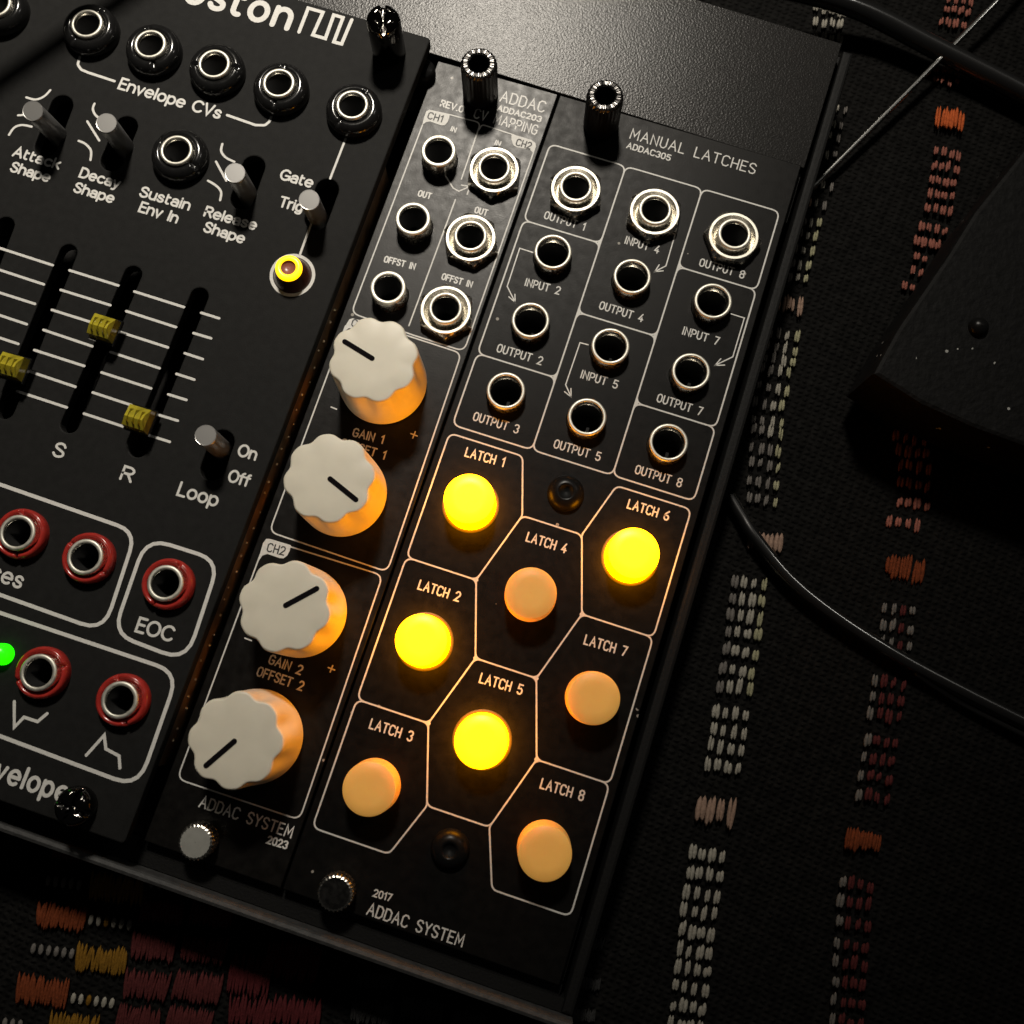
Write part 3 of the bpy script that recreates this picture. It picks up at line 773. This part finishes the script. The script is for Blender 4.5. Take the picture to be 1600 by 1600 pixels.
def right_module():
    t = thing('latch_module', 'black synth module with eight round latch buttons, four lit yellow, right of the white knobs', 'synth module', (0, 0, -2))
    up = (0, 0, 2)
    jacks = [(*at(px, py, 2.4), 'hex', r) for px, py, r in [(900, 291, .30), (1024, 327, .12), (1148, 365, .62)]]
    jacks += [(*at(px, py, 2.2), 'tube', 0) for px, py in [(864, 393), (829, 500), (790.5, 610), (988, 431.5), (954, 540.5), (917.5, 651), (1114.5, 470), (1080, 580), (1045, 691)]]
    BH = 4.8
    buttons = [(*at(px, py, BH), on) for px, py, on in [(733, 779, 1), (658, 1000, 1), (576.5, 1233, 0), (829.5, 926.5, 0), (751.5, 1159, 1), (990.5, 864, 1), (928, 1091, 0), (851.5, 1334, 0)]]
    holes = [circle((x, y), 2.65 if k == 'hex' else 2.95) for x, y, k, r in jacks]
    vs, fs = plate_with_holes([(PX0, BOT), (PX1, BOT), (PX1, TOP), (PX0, TOP)], holes, -2.0, 0.0)
    mb = MB('panel_black', 'print', 'print_thin')
    mb.add(vs, fs, 0, False)
    z = .03; lw = .24
    # frames: three columns of jack boxes
    U = [-19.05, -6.35, 6.35, 19.05]
    rows = [[-3.65, 10.2, 33.4, 45.35], [-3.65, 22.25, 45.35], [-3.65, 10.2, 33.45, 45.35]]
    n = 0
    for c in range(3):
        for a, b in zip(rows[c][:-1], rows[c][1:]):
            mb.stroke(rounded([(U[c], -a), (U[c + 1], -a), (U[c + 1], -b), (U[c], -b)], 1.25), lw, z + .004 * (n % 7), 1, closed=True); n += 1
    f = .8
    for c, v, sides in [(1, 10.2, 'l'), (1, 33.4, 'l'), (1, 22.25, 'r'), (2, 22.25, 'l'), (2, 10.2, 'r'), (2, 33.45, 'r')]:
        s = -1 if sides == 'l' else 1
        mb.patch([(U[c], -v + f), (U[c] + s * f * .55, -v + .08), (U[c] + s * f * .55, -v - .08), (U[c], -v - f)], z + .03, 1)
    # frames: latch cells
    E1 = (-7.45, 46.7); E2 = (-4.7, 55.2); E3 = (-8.35, 66.65)
    h4t = 55.15
    cells = [
        [(-19.05, 46.7), (-7.4, 46.7), (-4.65, 55.4), (-8.15, 66.65), (-19.05, 66.65)],
        [(-19.05, 66.65), (-8.15, 66.65), (-4.65, 77.5), (-8.15, 88.35), (-19.05, 88.35)],
        [(-19.05, 88.35), (-8.15, 88.35), (-4.65, 99.2), (-7.6, 107.0), (-19.05, 107.0)],
        [(-4.65, 55.4), (4.65, 55.4), (8.15, 66.65), (4.65, 77.5), (-4.65, 77.5), (-8.15, 66.65)],
        [(-4.65, 77.5), (4.65, 77.5), (8.15, 88.35), (4.65, 99.2), (-4.65, 99.2), (-8.15, 88.35)],
        [(19.05, 46.7), (7.4, 46.7), (4.65, 55.4), (8.15, 66.65), (19.05, 66.65)],
        [(19.05, 66.65), (8.15, 66.65), (4.65, 77.5), (8.15, 88.35), (19.05, 88.35)],
        [(19.05, 88.35), (8.15, 88.35), (4.65, 99.2), (7.6, 107.0), (19.05, 107.0)],
    ]
    for k, cpts in enumerate(cells):
        mb.stroke(rounded([(x, -y) for x, y in cpts], 1.2), lw, z + .004 * (k % 7), 1, closed=True)
    for x, v in [(-8.15, 66.65), (-8.15, 88.35), (8.15, 66.65), (8.15, 88.35), (-4.65, 77.5), (4.65, 77.5)]:
        mb.patch([(x + .34 * math.cos(2 * PI * k / 6), -v + .34 * math.sin(2 * PI * k / 6)) for k in range(6)], z + .035, 1)
    # lettering (baseline start and end read from the photograph)
    T = [('MANUAL LATCHES', (984, 216), (1178, 272), 1.72, .20), ('ADDAC305', (979, 231), (1046, 251), .95, .20),
         ('OUTPUT 1', (850, 341), (912, 360), 1.2, .20), ('INPUT 4', (976, 380), (1028, 396), 1.2, .20), ('OUTPUT 8', (1092.5, 415), (1161, 435), 1.2, .20),
         ('INPUT 2', (820, 446), (873, 460), 1.2, .20), ('OUTPUT 2', (776, 549), (845, 570), 1.22, .20), ('OUTPUT 3', (739, 656), (808, 677), 1.25, .20),
         ('OUTPUT 4', (936, 482), (1003, 503), 1.2, .20), ('INPUT 5', (907, 590), (963, 607), 1.22, .20), ('OUTPUT 5', (865, 699), (936, 720), 1.25, .20),
         ('INPUT 7', (1066, 522), (1121, 539), 1.22, .20), ('OUTPUT 7', (1026, 627), (1095, 649), 1.22, .20), ('OUTPUT 8', (992, 739), (1063, 761), 1.25, .20),
         ('LATCH 1', (726.5, 712.5), (786, 729), 1.32, .23), ('LATCH 2', (653, 920), (716, 939.5), 1.32, .23), ('LATCH 3', (577, 1137.5), (642, 1158), 1.32, .23),
         ('LATCH 4', (822, 845), (883, 864), 1.32, .23), ('LATCH 5', (749, 1066), (814, 1085), 1.32, .23), ('LATCH 6', (980, 793.5), (1043, 813), 1.32, .23),
         ('LATCH 7', (912.5, 1006), (977, 1025), 1.32, .23), ('LATCH 8', (844, 1231), (910, 1251), 1.32, .23),
         ('2017', (583, 1400), (610, 1408), .9, .19), ('ADDAC SYSTEM', (573, 1428), (721, 1479), 1.5, .22)]
    for s, a, b, cap, wd in T:
        write(mb, s, at(*a), at(*b), z, cap, wd, 1)
    # routing arrows
    def poly(pts, ox, oy, k):
        mb.stroke([at(*p) for p in px_list(pts, ox, oy, k)], .18, z, 2)
    poly([(730, 178), (648, 152), (570, 390), (620, 490)], 650, 350, 4); poly([(580, 455), (620, 490), (618, 440)], 650, 350, 4)
    poly([(1075, 755), (1025, 742), (935, 1005), (970, 1082)], 650, 350, 4); poly([(928, 1048), (970, 1082), (968, 1028)], 650, 350, 4)
    poly([(432, 222), (362, 462), (292, 498)], 950, 300, 4); poly([(320, 455), (292, 498), (345, 493)], 950, 300, 4)
    poly([(770, 762), (852, 788), (780, 1030), (668, 1084)], 950, 300, 4); poly([(705, 1042), (668, 1084), (728, 1082)], 950, 300, 4)
    link('panel', mb.mesh('panel'), t, up)
    for x, y, k, r in jacks: add_jack(t, x, y, 2.0, k, rot=r)
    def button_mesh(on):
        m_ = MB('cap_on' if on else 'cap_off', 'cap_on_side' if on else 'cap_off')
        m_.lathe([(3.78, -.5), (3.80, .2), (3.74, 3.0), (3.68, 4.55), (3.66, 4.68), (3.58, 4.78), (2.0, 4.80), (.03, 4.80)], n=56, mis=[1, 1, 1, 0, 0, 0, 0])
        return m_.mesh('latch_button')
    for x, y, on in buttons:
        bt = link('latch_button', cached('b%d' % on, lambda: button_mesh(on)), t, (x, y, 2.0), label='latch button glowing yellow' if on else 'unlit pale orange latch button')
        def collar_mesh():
            m_ = MB('added_halo'); m_.lathe([(4.28, .015), (4.24, .06), (3.86, .12), (3.82, .02)], n=48)
            return m_.mesh('added_halo_ring')
        if on: link('added_halo_ring', cached('collar', collar_mesh), bt)  # glowing collar added to stand in for the halo
    for px in [(884, 770), (703, 1327)]:
        x, y = at(*px, .6)
        link('panel_screw', cached('bhead', lambda: button_head_mesh(2.75, 1.7)), t, (x, y, 2.0))
    x, y = at(946, 148, 8.0)
    link('mounting_screw', cached('knurl_tall', lambda: knurled_mesh(2.85, 8.0, 'black_steel')), t, (x, y, 2.0), label='tall black knurled screw')
    x, y = at(523, 1396, 3.0)
    link('mounting_screw', cached('knurl_flat_dark', lambda: knurled_mesh(2.55, 3.0, 'metal', True, capmat='black_steel')), t, (x, y, 2.0), label='flat topped silver screw')
right_module()

# ------------------------------------------------------------------ middle module (mapping, white knobs)
def middle_module():
    t = thing('mapping_module', 'narrow black synth module with four white fluted knobs beside the latch buttons', 'synth module', (0, 0, -2))
    up = (0, 0, 2)
    jacks = [(*at(px, py, 3.0), 'sleeve', 0) for px, py in [(685, 235), (645, 341), (606, 449)]]
    jacks += [(*at(px, py, 2.4), 'hex', r) for px, py, r in [(772, 261, .2), (735, 368, .45), (696, 481, .3)]]
    holes = [circle((x, y), 2.8 if k == 'sleeve' else 2.65) for x, y, k, r in jacks]
    vs, fs = plate_with_holes([(QX0, BOT), (QX1, BOT), (QX1, TOP), (QX0, TOP)], holes, -2.0, 0.0)
    mb = MB('panel_brown', 'print', 'print_thin', 'print_dark')
    mb.add(vs, fs, 0, False)
    z = .03; lw = .22
    A = lambda *p: [at(*q) for q in p]
    # CH1 / CH2 input boxes
    mb.stroke(rounded(A((702, 179), (751, 192), (721, 280)), .9, closed=False), lw, z, 1)
    mb.stroke(A((711.6, 312), (639, 509)), lw, z, 1)
    mb.stroke(rounded(A((748.5, 203), (753, 194.5), (803, 211)), .9, closed=False), lw, z + .004, 1)
    mb.stroke(rounded(A((660, 196), (549, 489), (645, 523.5), (725, 549), (833, 240)), 1.3, closed=False), lw, z, 1)
    # tags
    def flag(pts, letters, a, b, cap):
        mb.patch(A(*pts), z + .012, 1)
        write(mb, letters, at(*a), at(*b), z + .03, cap, .2, 3)
    flag([(659.5, 196), (662.5, 184), (666, 174), (671, 171.5), (703, 178.5), (702, 184), (699.5, 191), (695, 196), (689, 196), (672, 190), (665.5, 191)], 'CH1', (668, 185), (690, 191), 1.1)
    flag([(799.5, 209.5), (830, 218.5), (836.5, 223.5), (837.5, 229), (833.5, 240.5), (831, 237), (828, 234), (808, 230.5), (802, 227), (799, 218)], 'CH2', (806, 226.8), (828, 233), 1.1)
    flag([(546, 499), (551, 497.5), (566, 501), (576, 504), (572, 512), (564, 516), (545, 513), (537, 519), (541, 507)], 'CH1', (549, 509), (571, 515), 1.1)
    flag([(404, 877), (407, 863), (411, 849), (416, 842), (422, 842), (455, 852), (453, 860), (449, 868), (443, 872.5), (437, 872), (418, 865.5), (410, 868)], 'CH2', (417, 861), (443, 867.5), 1.2)
    # knob frames
    mb.stroke(rounded(A((540, 509), (421, 831), (605, 893.5), (721, 552), (576, 505)), 1.3, closed=False), lw, z, 1)
    mb.stroke(rounded(A((407, 866), (277, 1217), (468, 1281), (598, 899), (453, 854)), 1.3, closed=False), lw, z, 1)
    T = [('ADDAC', (781, 158), (849, 175.5), 1.85, .19), ('ADDAC203', (777, 172.5), (844, 190.5), .9, .19), ('REV.0', (688, 165.5), (722, 175.5), 1.05, .20),
         ('CV MAPPING', (740, 183.5), (837, 210.5), 1.6, .18), ('IN', (704, 204), (711, 206.5), .75, .16), ('IN', (773, 225.5), (780.5, 228), .75, .16),
         ('OUT', (653, 306), (672, 311), .95, .17), ('OUT', (741.5, 332), (760, 337), .95, .17), ('OFFST IN', (600, 409), (647, 421), .95, .17), ('OFFST IN', (690, 436), (736, 449), .95, .17),
         ('GAIN 1', (551, 681), (597.5, 693), 1.2, .18), ('OFFSET 1', (532, 697), (600, 717.5), 1.2, .18), ('GAIN 2', (419.5, 1036), (469, 1054), 1.25, .18), ('OFFSET 2', (401, 1055), (471, 1079), 1.25, .18),
         ('ADDAC SYSTEM', (311, 1260), (454, 1309), 1.5, .18), ('2023', (417, 1317), (447, 1326), .95, .18)]
    for s, a, b, cap, wd in T:
        write(mb, s, at(*a), at(*b), z, cap, wd + .05, 2)
    for a, b in [((517.5, 636), (526, 639.5)), ((382.5, 997), (393, 1001)), ((642, 677.5), (652, 681.5)), ((513, 1043), (523, 1047))]:
        mb.stroke(A(a, b), .2, z, 1)
    for a, b in [((649, 674.5), (645, 684.5)), ((520, 1040), (516, 1050))]:
        mb.stroke(A(a, b), .2, z + .004, 1)
    mb.stroke(A((694, 271), (708, 294), (717, 299), (734, 291.5)), .22, z, 1)
    mb.stroke(A((721, 289.5), (734, 291.5), (730, 304)), .22, z + .004, 1)
    link('panel', mb.mesh('panel'), t, up)
    for x, y, k, r in jacks: add_jack(t, x, y, 2.0, k, rot=r)
    # knobs: base centre, and the two ends of the pointer line on the top face, in photo pixels
    for (bx, by), (ix, iy), (ox, oy), lab in [((599, 597), (588.7, 547.5), (543.7, 520), 'top white knob with its pointer to the upper left'), ((535, 770), (521, 742.5), (562.5, 776), 'white knob with its pointer to the lower right'),
                                             ((471, 956), (446, 941), (496, 914), 'white knob with its pointer to the upper right'), ((401, 1150), (360, 1157), (317, 1194), 'bottom white knob with its pointer to the lower left')]:
        x, y = at(bx, by, .4)
        a, b = at(ix, iy, KN_H), at(ox, oy, KN_H)
        ang = math.atan2(b[1] - a[1], b[0] - a[0])
        k = link('knob', cached('knob', knob_mesh), t, (x, y, 2.4), ang, lab)
        link('pointer', cached('pointer', pointer_mesh), k)
    x, y = at(748, 98, 8.0)
    link('mounting_screw', cached('knurl_tall', None), t, (x, y, 2.0), label='tall black knurled screw')
    x, y = at(305, 1316, 3.0)
    link('mounting_screw', cached('knurl_flat', lambda: knurled_mesh(2.55, 3.0, 'metal', True, capmat='metal_dull')), t, (x, y, 2.0), label='flat topped silver screw')
middle_module()

# ------------------------------------------------------------------ left module (envelopes, sliders)
def left_module():
    t = thing('envelope_module', 'large charcoal synth module with sliders, toggle switches and red ringed jacks at the left', 'synth module', (0, 0, BZ - 2))
    dz = 2.0 - BZ                                     # local z of world zero... parts are given in world height minus base
    base = BZ - 2
    B = lambda px, py, z=BZ: at(px, py, z)
    rise = 2.6
    blackj = [(135, 36), (234, 68), (334, 99), (435, 129), (550, 163), (275, 234), (-8, 4)]
    redj = [(26, 832), (132, 870), (257.5, 911), (59, 1051), (186, 1094)]
    bj = [B(*p, BZ + rise) for p in blackj]
    rj = [B(*p, BZ + 2.2) for p in redj]
    led = B(457, 430)
    slots = [((8 + 0, 352), (-90, 610)), ((106, 395), (8, 640)), ((207, 429), (109, 662)), ((311, 463), (216, 700))]
    toggles = [((96, 165), (72, 228), (92, 213), (51, 173), 12.6), ((197, 198), (175, 250), (196, 232), (166, 192), 12.0), ((396, 260), (378, 310), (388, 305), (367, 270), 11.6),
               ((511, 296), (494, 342), (497, 340), (483, 312), 11.6), ((347, 690), (332, 732), (346, 702), (321, 680), 11.6)]
    holes = [circle(p, 2.75) for p in bj] + [circle(p, 2.9) for p in rj]
    holes += [oval(B(*a), B(*b), 1.38) for a, b in slots]
    holes += [oval(B(*tg[0]), B(*tg[1]), 1.78) for tg in toggles]
    vs, fs = plate_with_holes(rounded([(-140, BOT), (BX1, BOT), (BX1, TOP), (-140, TOP)], .6, 3), holes, BZ - 2.0, BZ, .2)
    mb = MB('panel_grey', 'print')
    mb.add([(x, y, z - base) for x, y, z in vs], fs, 0, False)
    z = 2.03
    def ln(pts, wd, rad=None, closed=False):
        P = [B(*p) for p in pts]
        if rad: P = rounded(P, rad, closed=closed)
        mb.stroke(P, wd, z, 1, closed=closed)
    def tx(s, a, b, cap_px, wd=.36, gap=.20, dzz=0.0):
        p, q = B(*a), B(*b)
        sc_ = math.hypot(q[0] - p[0], q[1] - p[1]) / math.hypot(b[0] - a[0], b[1] - a[1])
        write(mb, s, p, q, z, cap_px * sc_, wd, 1, ROUND, gap)
    tx('Envelope CVs', (185, 138), (342, 185), 17.5)
    tx('Attack', (20, 243), (91, 264), 15, .34); tx('Shape', (16, 267), (75, 284), 15, .34)
    tx('Decay', (124, 276), (184, 294), 15, .34); tx('Shape', (115, 299), (175, 317), 15, .34)
    tx('Sustain', (218, 306), (294, 328), 15.5, .34); tx('Env In', (217, 330), (275, 348), 15.5, .34)
    tx('Release', (319, 337), (398, 359), 15.5, .34); tx('Shape', (318, 361), (379, 380), 15.5, .34)
    tx('Gate', (437, 279), (486, 293), 16, .34); tx('Trig', (436, 322), (470, 331), 16, .34)
    tx('S', (82, 711), (97, 715.5), 20.5, .36); tx('R', (188, 748), (204, 753), 20.5, .36)
    tx('On', (371, 711), (398, 718.5), 17.5, .34); tx('Off', (356, 751), (387, 760), 17.5, .34); tx('Loop', (277, 773), (337, 791), 20, .36)
    tx('ses', (-15, 903), (31, 919), 23, .38); tx('EOC', (212, 986), (267, 1002), 21, .38)
    tx('velope', (-9, 1216), (100, 1253), 29, .50, .28)
    tx('oston', (288, .5), (448, 44.5), 43, .90, .30)
    logo = px_list([(1105, 268), (1182, 68), (1305, 103), (1220, 292), (1325, 322), (1395, 125), (1472, 148), (1395, 350), (1460, 368), (1545, 165)], 260, 0, 5.333)
    mb.stroke([B(*p) for p in logo], .56, z, 1)
    ln([(128, 78), (121.5, 101), (127, 109), (138, 113.5), (179, 127)], .42, .6)
    ln([(355, 180), (399, 195.5), (414, 196), (421, 190), (428, 172)], .42, .6)
    ln([(542, 212), (516, 279)], .36); ln([(486, 351), (469, 397)], .36)
    q = lambda pts: px_list(pts, 0, 120, 6.667)
    for s in ([(275, 215), (370, 238), (460, 205), (525, 140)], [(95, 605), (150, 530), (230, 503), (330, 520)], [(985, 280), (968, 335), (990, 392), (1030, 430)], [(820, 668), (890, 700), (948, 770), (943, 868)]):
        mb.stroke([p for p in smooth_path([B(*p_) for p_ in q(s)], 5)], .36, z, 1)
    for s in ([(190, 402), (300, 395)], [(910, 465), (1035, 665)]): ln(q(s), .36)
    for s in ([(1390, 900), (1383, 945), (1412, 985), (1465, 1012)], [(1300, 1130), (1350, 1160), (1382, 1200), (1376, 1252)]):
        mb.stroke(smooth_path([B(*p_) for p_ in px_list(s, 0, 0, 4)], 5), .36, z, 1)
    ln(px_list([(1350, 1010), (1415, 1130)], 0, 0, 4), .36)
    R_ = [[(-60, 132), (330, 258)], [(435, 290), (740, 385)], [(840, 422), (1150, 520)], [(1258, 555), (1370, 590)], [(-60, 268), (275, 378)], [(380, 412), (690, 508)], [(790, 545), (1100, 645)], [(1210, 682), (1320, 715)],
          [(-60, 411), (220, 500)], [(325, 537), (640, 636)], [(740, 672), (1050, 772)], [(1155, 808), (1268, 845)], [(-60, 551), (168, 627)], [(272, 662), (578, 765)], [(690, 800), (998, 902)], [(1103, 937), (1215, 973)],
          [(-60, 692), (115, 750)], [(215, 788), (527, 888)], [(635, 928), (945, 1028)], [(1052, 1065), (1165, 1100)], [(165, 915), (472, 1018)], [(580, 1053), (890, 1155)], [(998, 1195), (1112, 1230)],
          [(107, 1045), (418, 1147)], [(525, 1185), (838, 1288)], [(945, 1325), (1062, 1362)]]
    for s in R_: ln(px_list(s, 0, 350, 4), .40)
    fw = .54
    ln([(-40, 743), (213, 831), (162, 987), (-40, 915)], fw, 3.2)
    ln([(229, 840), (343, 876), (291, 1034), (177, 990)], fw, 3.4, True)
    ln([(-40, 944), (279, 1051), (216, 1231), (-40, 1135)], fw, 3.4)
    ln(px_list([(90, 585), (90, 745), (150, 682), (235, 710), (295, 660)], 0, 950, 4), .44)
    ln(px_list([(540, 920), (652, 795), (662, 880), (745, 925), (750, 1000)], 0, 950, 4), .44)
    # printed ring round the yellow lamp
    mb.stroke(circle(led, 3.2, 40), .5, z, 1, closed=True)
    link('panel', mb.mesh('panel'), t)
    for k, p in enumerate(bj): add_jack(t, p[0], p[1], 2.0, 'black', rot=(0.0, .9, 2.2, .5, .05, 1.6, .3)[k])
    for k, p in enumerate(rj): add_jack(t, p[0], p[1], 2.0, 'red', 'jack with red nut', rot=(.7, 1.6, .2, 2.6, 1.0)[k])
    # yellow lamp
    m_ = MB('led_body', 'led_yellow', 'led_core')
    m_.lathe([(2.9, 0), (2.6, .6), (2.25, 1.6), (2.0, 2.2), (1.98, 2.6), (1.85, 2.8), (1.25, 2.85), (1.12, 2.7), (1.08, 2.4), (.03, 2.5)], n=40, mis=[0, 0, 0, 1, 1, 1, 1, 2, 2])
    link('lamp', m_.mesh('lamp'), t, (led[0], led[1], 2.0), label='round lamp lit yellow')
    m_ = MB('led_green'); m_.lathe([(1.5, 0), (1.5, .8), (1.3, 1.5), (.8, 2.0), (.03, 2.15)], n=28)
    g = B(0, 1022, BZ + 1)
    link('indicator_light', m_.mesh('indicator_light'), t, (g[0], g[1], 2.0), label='small green light')
    # toggle switches
    for (a, b, piv, tip, tz) in toggles:
        p = Vector((*B(*piv, BZ - .6), BZ - .6 - base)); e = Vector((*B(*tip, tz), tz - base))
        d = (e - p)
        m_ = MB('lever'); m_.tube([tuple(p - d * .25), tuple(p + d * .5), tuple(p + d * .93), tuple(p + d * .985)], 1.5, 24, taper=lambda s: 1.0 if s < .8 else .93)
        tgl = link('toggle_switch', m_.mesh('toggle_switch'), t)
        m_ = MB('lever_tip')
        m_.tube([tuple(p + d * .987), tuple(p + d * .999)], 1.50, 28)
        dn = d.normalized(); ax = dn.cross(Vector((0, 0, 1))).normalized(); ay = ax.cross(dn)
        e1 = p + d
        rim_ = [e1 + ax * (1.44 * math.cos(2 * PI * k / 32)) + ay * (1.44 * math.sin(2 * PI * k / 32)) for k in range(32)]
        m_.add([tuple(v) for v in rim_] + [tuple(e1 - dn * .38)], [[(k + 1) % 32, k, 32] for k in range(32)], 0, False)
        # finely turned end face
        o = link('lever_tip', m_.mesh('lever_tip'), tgl)
        for pl in o.data.polygons: pl.use_smooth = False
        m2 = MB('hole')
        m2.prism(oval(B(*a), B(*b), 2.4), -8.5, -6.0)
        link('switch_housing', m2.mesh('switch_housing'), tgl)
    # sliders
    for (sa, sb), cap_px in zip(slots, [None, (17, 571), (160, 511), (215, 653)]):
        a, b = B(*sa), B(*sb)
        m_ = MB('hole')
        m_.prism(oval(a, b, 2.0), -8.5, -6.4)
        sl = link('slider', m_.mesh('slider'), t)
        if cap_px is None: continue
        c = B(*cap_px, BZ + 3.2)
        ang = math.atan2(a[1] - b[1], a[0] - b[0]) - PI / 2
        m_ = MB('black_plastic')
        m_.box((-.55, -1.3, -4.5), (.55, 1.3, 1.6)); m_.box((-1.95, -2.0, 1.6), (1.95, 2.0, 2.15))
        st = link('slider_stem', m_.mesh('slider_stem'), sl, (c[0], c[1], 2.0), ang)
        m_ = MB('slider_cap')
        # faceted clear cap: bevelled block with a roof ridge and grip ribs
        w_, l_ = 1.8, 1.75
        m_.add([(-w_, -l_, 2.17), (w_, -l_, 2.17), (w_, l_, 2.17), (-w_, l_, 2.17), (-w_ * .92, -l_ * .9, 3.6), (w_ * .92, -l_ * .9, 3.6), (w_ * .92, l_ * .9, 3.6), (-w_ * .92, l_ * .9, 3.6),
                (-w_ * .75, -.35, 4.5), (w_ * .75, -.35, 4.5), (w_ * .75, .45, 4.3), (-w_ * .75, .45, 4.3)],
               [[0, 1, 5, 4], [1, 2, 6, 5], [2, 3, 7, 6], [3, 0, 4, 7], [4, 5, 9, 8], [5, 6, 10, 9], [6, 7, 11, 10], [7, 4, 8, 11], [8, 9, 10, 11]], 0, False)
        for xx in (-1.0, -.1, .8):
            m_.add([(xx, -1.2, 3.9), (xx + .35, -1.2, 3.9), (xx + .35, 1.0, 4.0), (xx, 1.0, 4.0), (xx + .17, -.9, 4.72), (xx + .17, .8, 4.62)], [[0, 1, 4], [1, 2, 5, 4], [2, 3, 5], [3, 0, 4, 5]], 0, False)
        link('slider_cap', m_.mesh('slider_cap'), sl, (c[0], c[1], 2.0), ang, label='clear yellow slider cap')
    # screws
    x, y = at(597, 24, BZ + 8.4)
    link('mounting_screw', cross_screw_mesh(2.6, 8.4, 'black_chrome'), t, (x, y, 2.0), .35, 'tall shiny black screw')
    x, y = at(108, 1262, BZ + 3.0)
    link('mounting_screw', cross_screw_mesh(2.6, 3.0, 'black_chrome'), t, (x, y, 2.0), -.1, 'low shiny black screw')
    # circuit board seen in the gap beside the panel
    m_ = MB('pcb', 'solder')
    m_.box((-43.3, BOT + 10.5, -9.5 - base), (-42.05, TOP - 22, -.02))
    rnd = random.Random(5)
    for k in range(30):
        yy = -34 - k * 2.35 + rnd.uniform(-.4, .4)
        m_.ball((-42.0, yy, rnd.uniform(-2.6, -.9) - .2), rnd.uniform(.16, .30), 1, 8)
    link('circuit_board', m_.mesh('circuit_board'), t)
    m_ = MB('screw_black'); p = at(668, 116, 0.5)
    m_.lathe([(1.9, -1.2), (1.9, 1.1), (1.5, 1.6), (.03, 1.7)], n=28)
    link('spacer', m_.mesh('spacer'), t, (p[0] - .6, p[1], .3 - base))
left_module()

# ------------------------------------------------------------------ cables and the dark box
def cable(name, pts, r, label, group='cables around the case', m='cable'):
    P = smooth_path([(*at(px, py, z), z) for px, py, z in pts], 12)
    mb = MB(m); mb.tube(P, r, 18)
    tag(link(name, mb.mesh(name)), label, 'cable', group)
cable('cable', [(700, -130, 6), (860, -74, 4), (1020, -36, 1.5), (1180, -26, -3), (1330, 10, -7.5), (1460, 74, -9.6), (1600, 146, -10.4), (1720, 215, -10.4)], 1.75, 'thick black cable curving over the top right corner of the case')
cable('cable', [(1228, 332, -11.3), (1275, 287, -11.1), (1370, 192, -10.5), (1470, 91, -9.5), (1560, -1, -8.5), (1640, -85, -8.5)], .5, 'thin straight cable with a bright sheen crossing beneath the thick black cable', m='cable_shiny')
cable('cable', [(1140, 775, -11.9), (1160, 808, -11.4), (1182, 842, -10.8), (1235, 905, -10.5), (1305, 962, -10.5), (1400, 1023, -10.5), (1500, 1077, -10.5), (1610, 1132, -10.5), (1720, 1185, -10.5)], 1.0, 'black cable sagging in a curve over the rug below the dark box')
cable('cable', [(1430, 1050, -12.1), (1500, 1096, -11.8), (1610, 1152, -11.5), (1720, 1210, -11.5)], .6, 'thin black cable running just under the curved cable')
def hanging_cable():
    P = []
    for px, py in [(-260, 308), (-120, 212), (0, 130), (95, 65), (190, 0), (300, -75), (420, -157)]:
        a = Vector((*at(px, py, BZ), BZ)); P.append(tuple(a + (Vector(LAMP_POS) - a) * .052))
    mb = MB('cable'); mb.tube(smooth_path(P, 6), 1.55, 16)
    tag(link('cable', mb.mesh('cable')), 'black cable hanging just beyond the upper left corner, shading a band of the grey module', 'cable', 'cables around the case')
hanging_cable()

def dark_box():
    t = thing('equipment_box', 'rough black speckled box standing on the rug at the right', 'box', (0, 0, RUGZ))
    zt = 3.0
    pts = [(1402, 514), (1385, 545), (1364, 584), (1440, 632), (1520, 668), (1640, 712), (1900, 800), (1900, 0), (1700, 118), (1600, 234), (1522, 332), (1480, 400)]
    P = [at(x, y, zt) for x, y in pts]
    A = sum(P[i][0] * P[(i + 1) % len(P)][1] - P[i][1] * P[(i + 1) % len(P)][0] for i in range(len(P)))
    if A < 0: P.reverse()
    mb = MB('foam'); mb.prism(P, RUGZ + 4, zt, 0, .7, 2)
    link('shell', mb.mesh('shell'), t, (0, 0, -RUGZ))
    mb = MB('case'); mb.prism(inset(P, 6), RUGZ, RUGZ + 3.98)
    link('foot', mb.mesh('foot'), t, (0, 0, -RUGZ))
    x, y = at(1528, 512, zt)
    mb = MB('screw_black'); mb.lathe([(1.5, 0), (1.48, .4), (1.2, .9), (.7, 1.25), (.03, 1.35)], n=28)
    link('screw', mb.mesh('screw'), t, (x, y, zt - RUGZ))
dark_box()
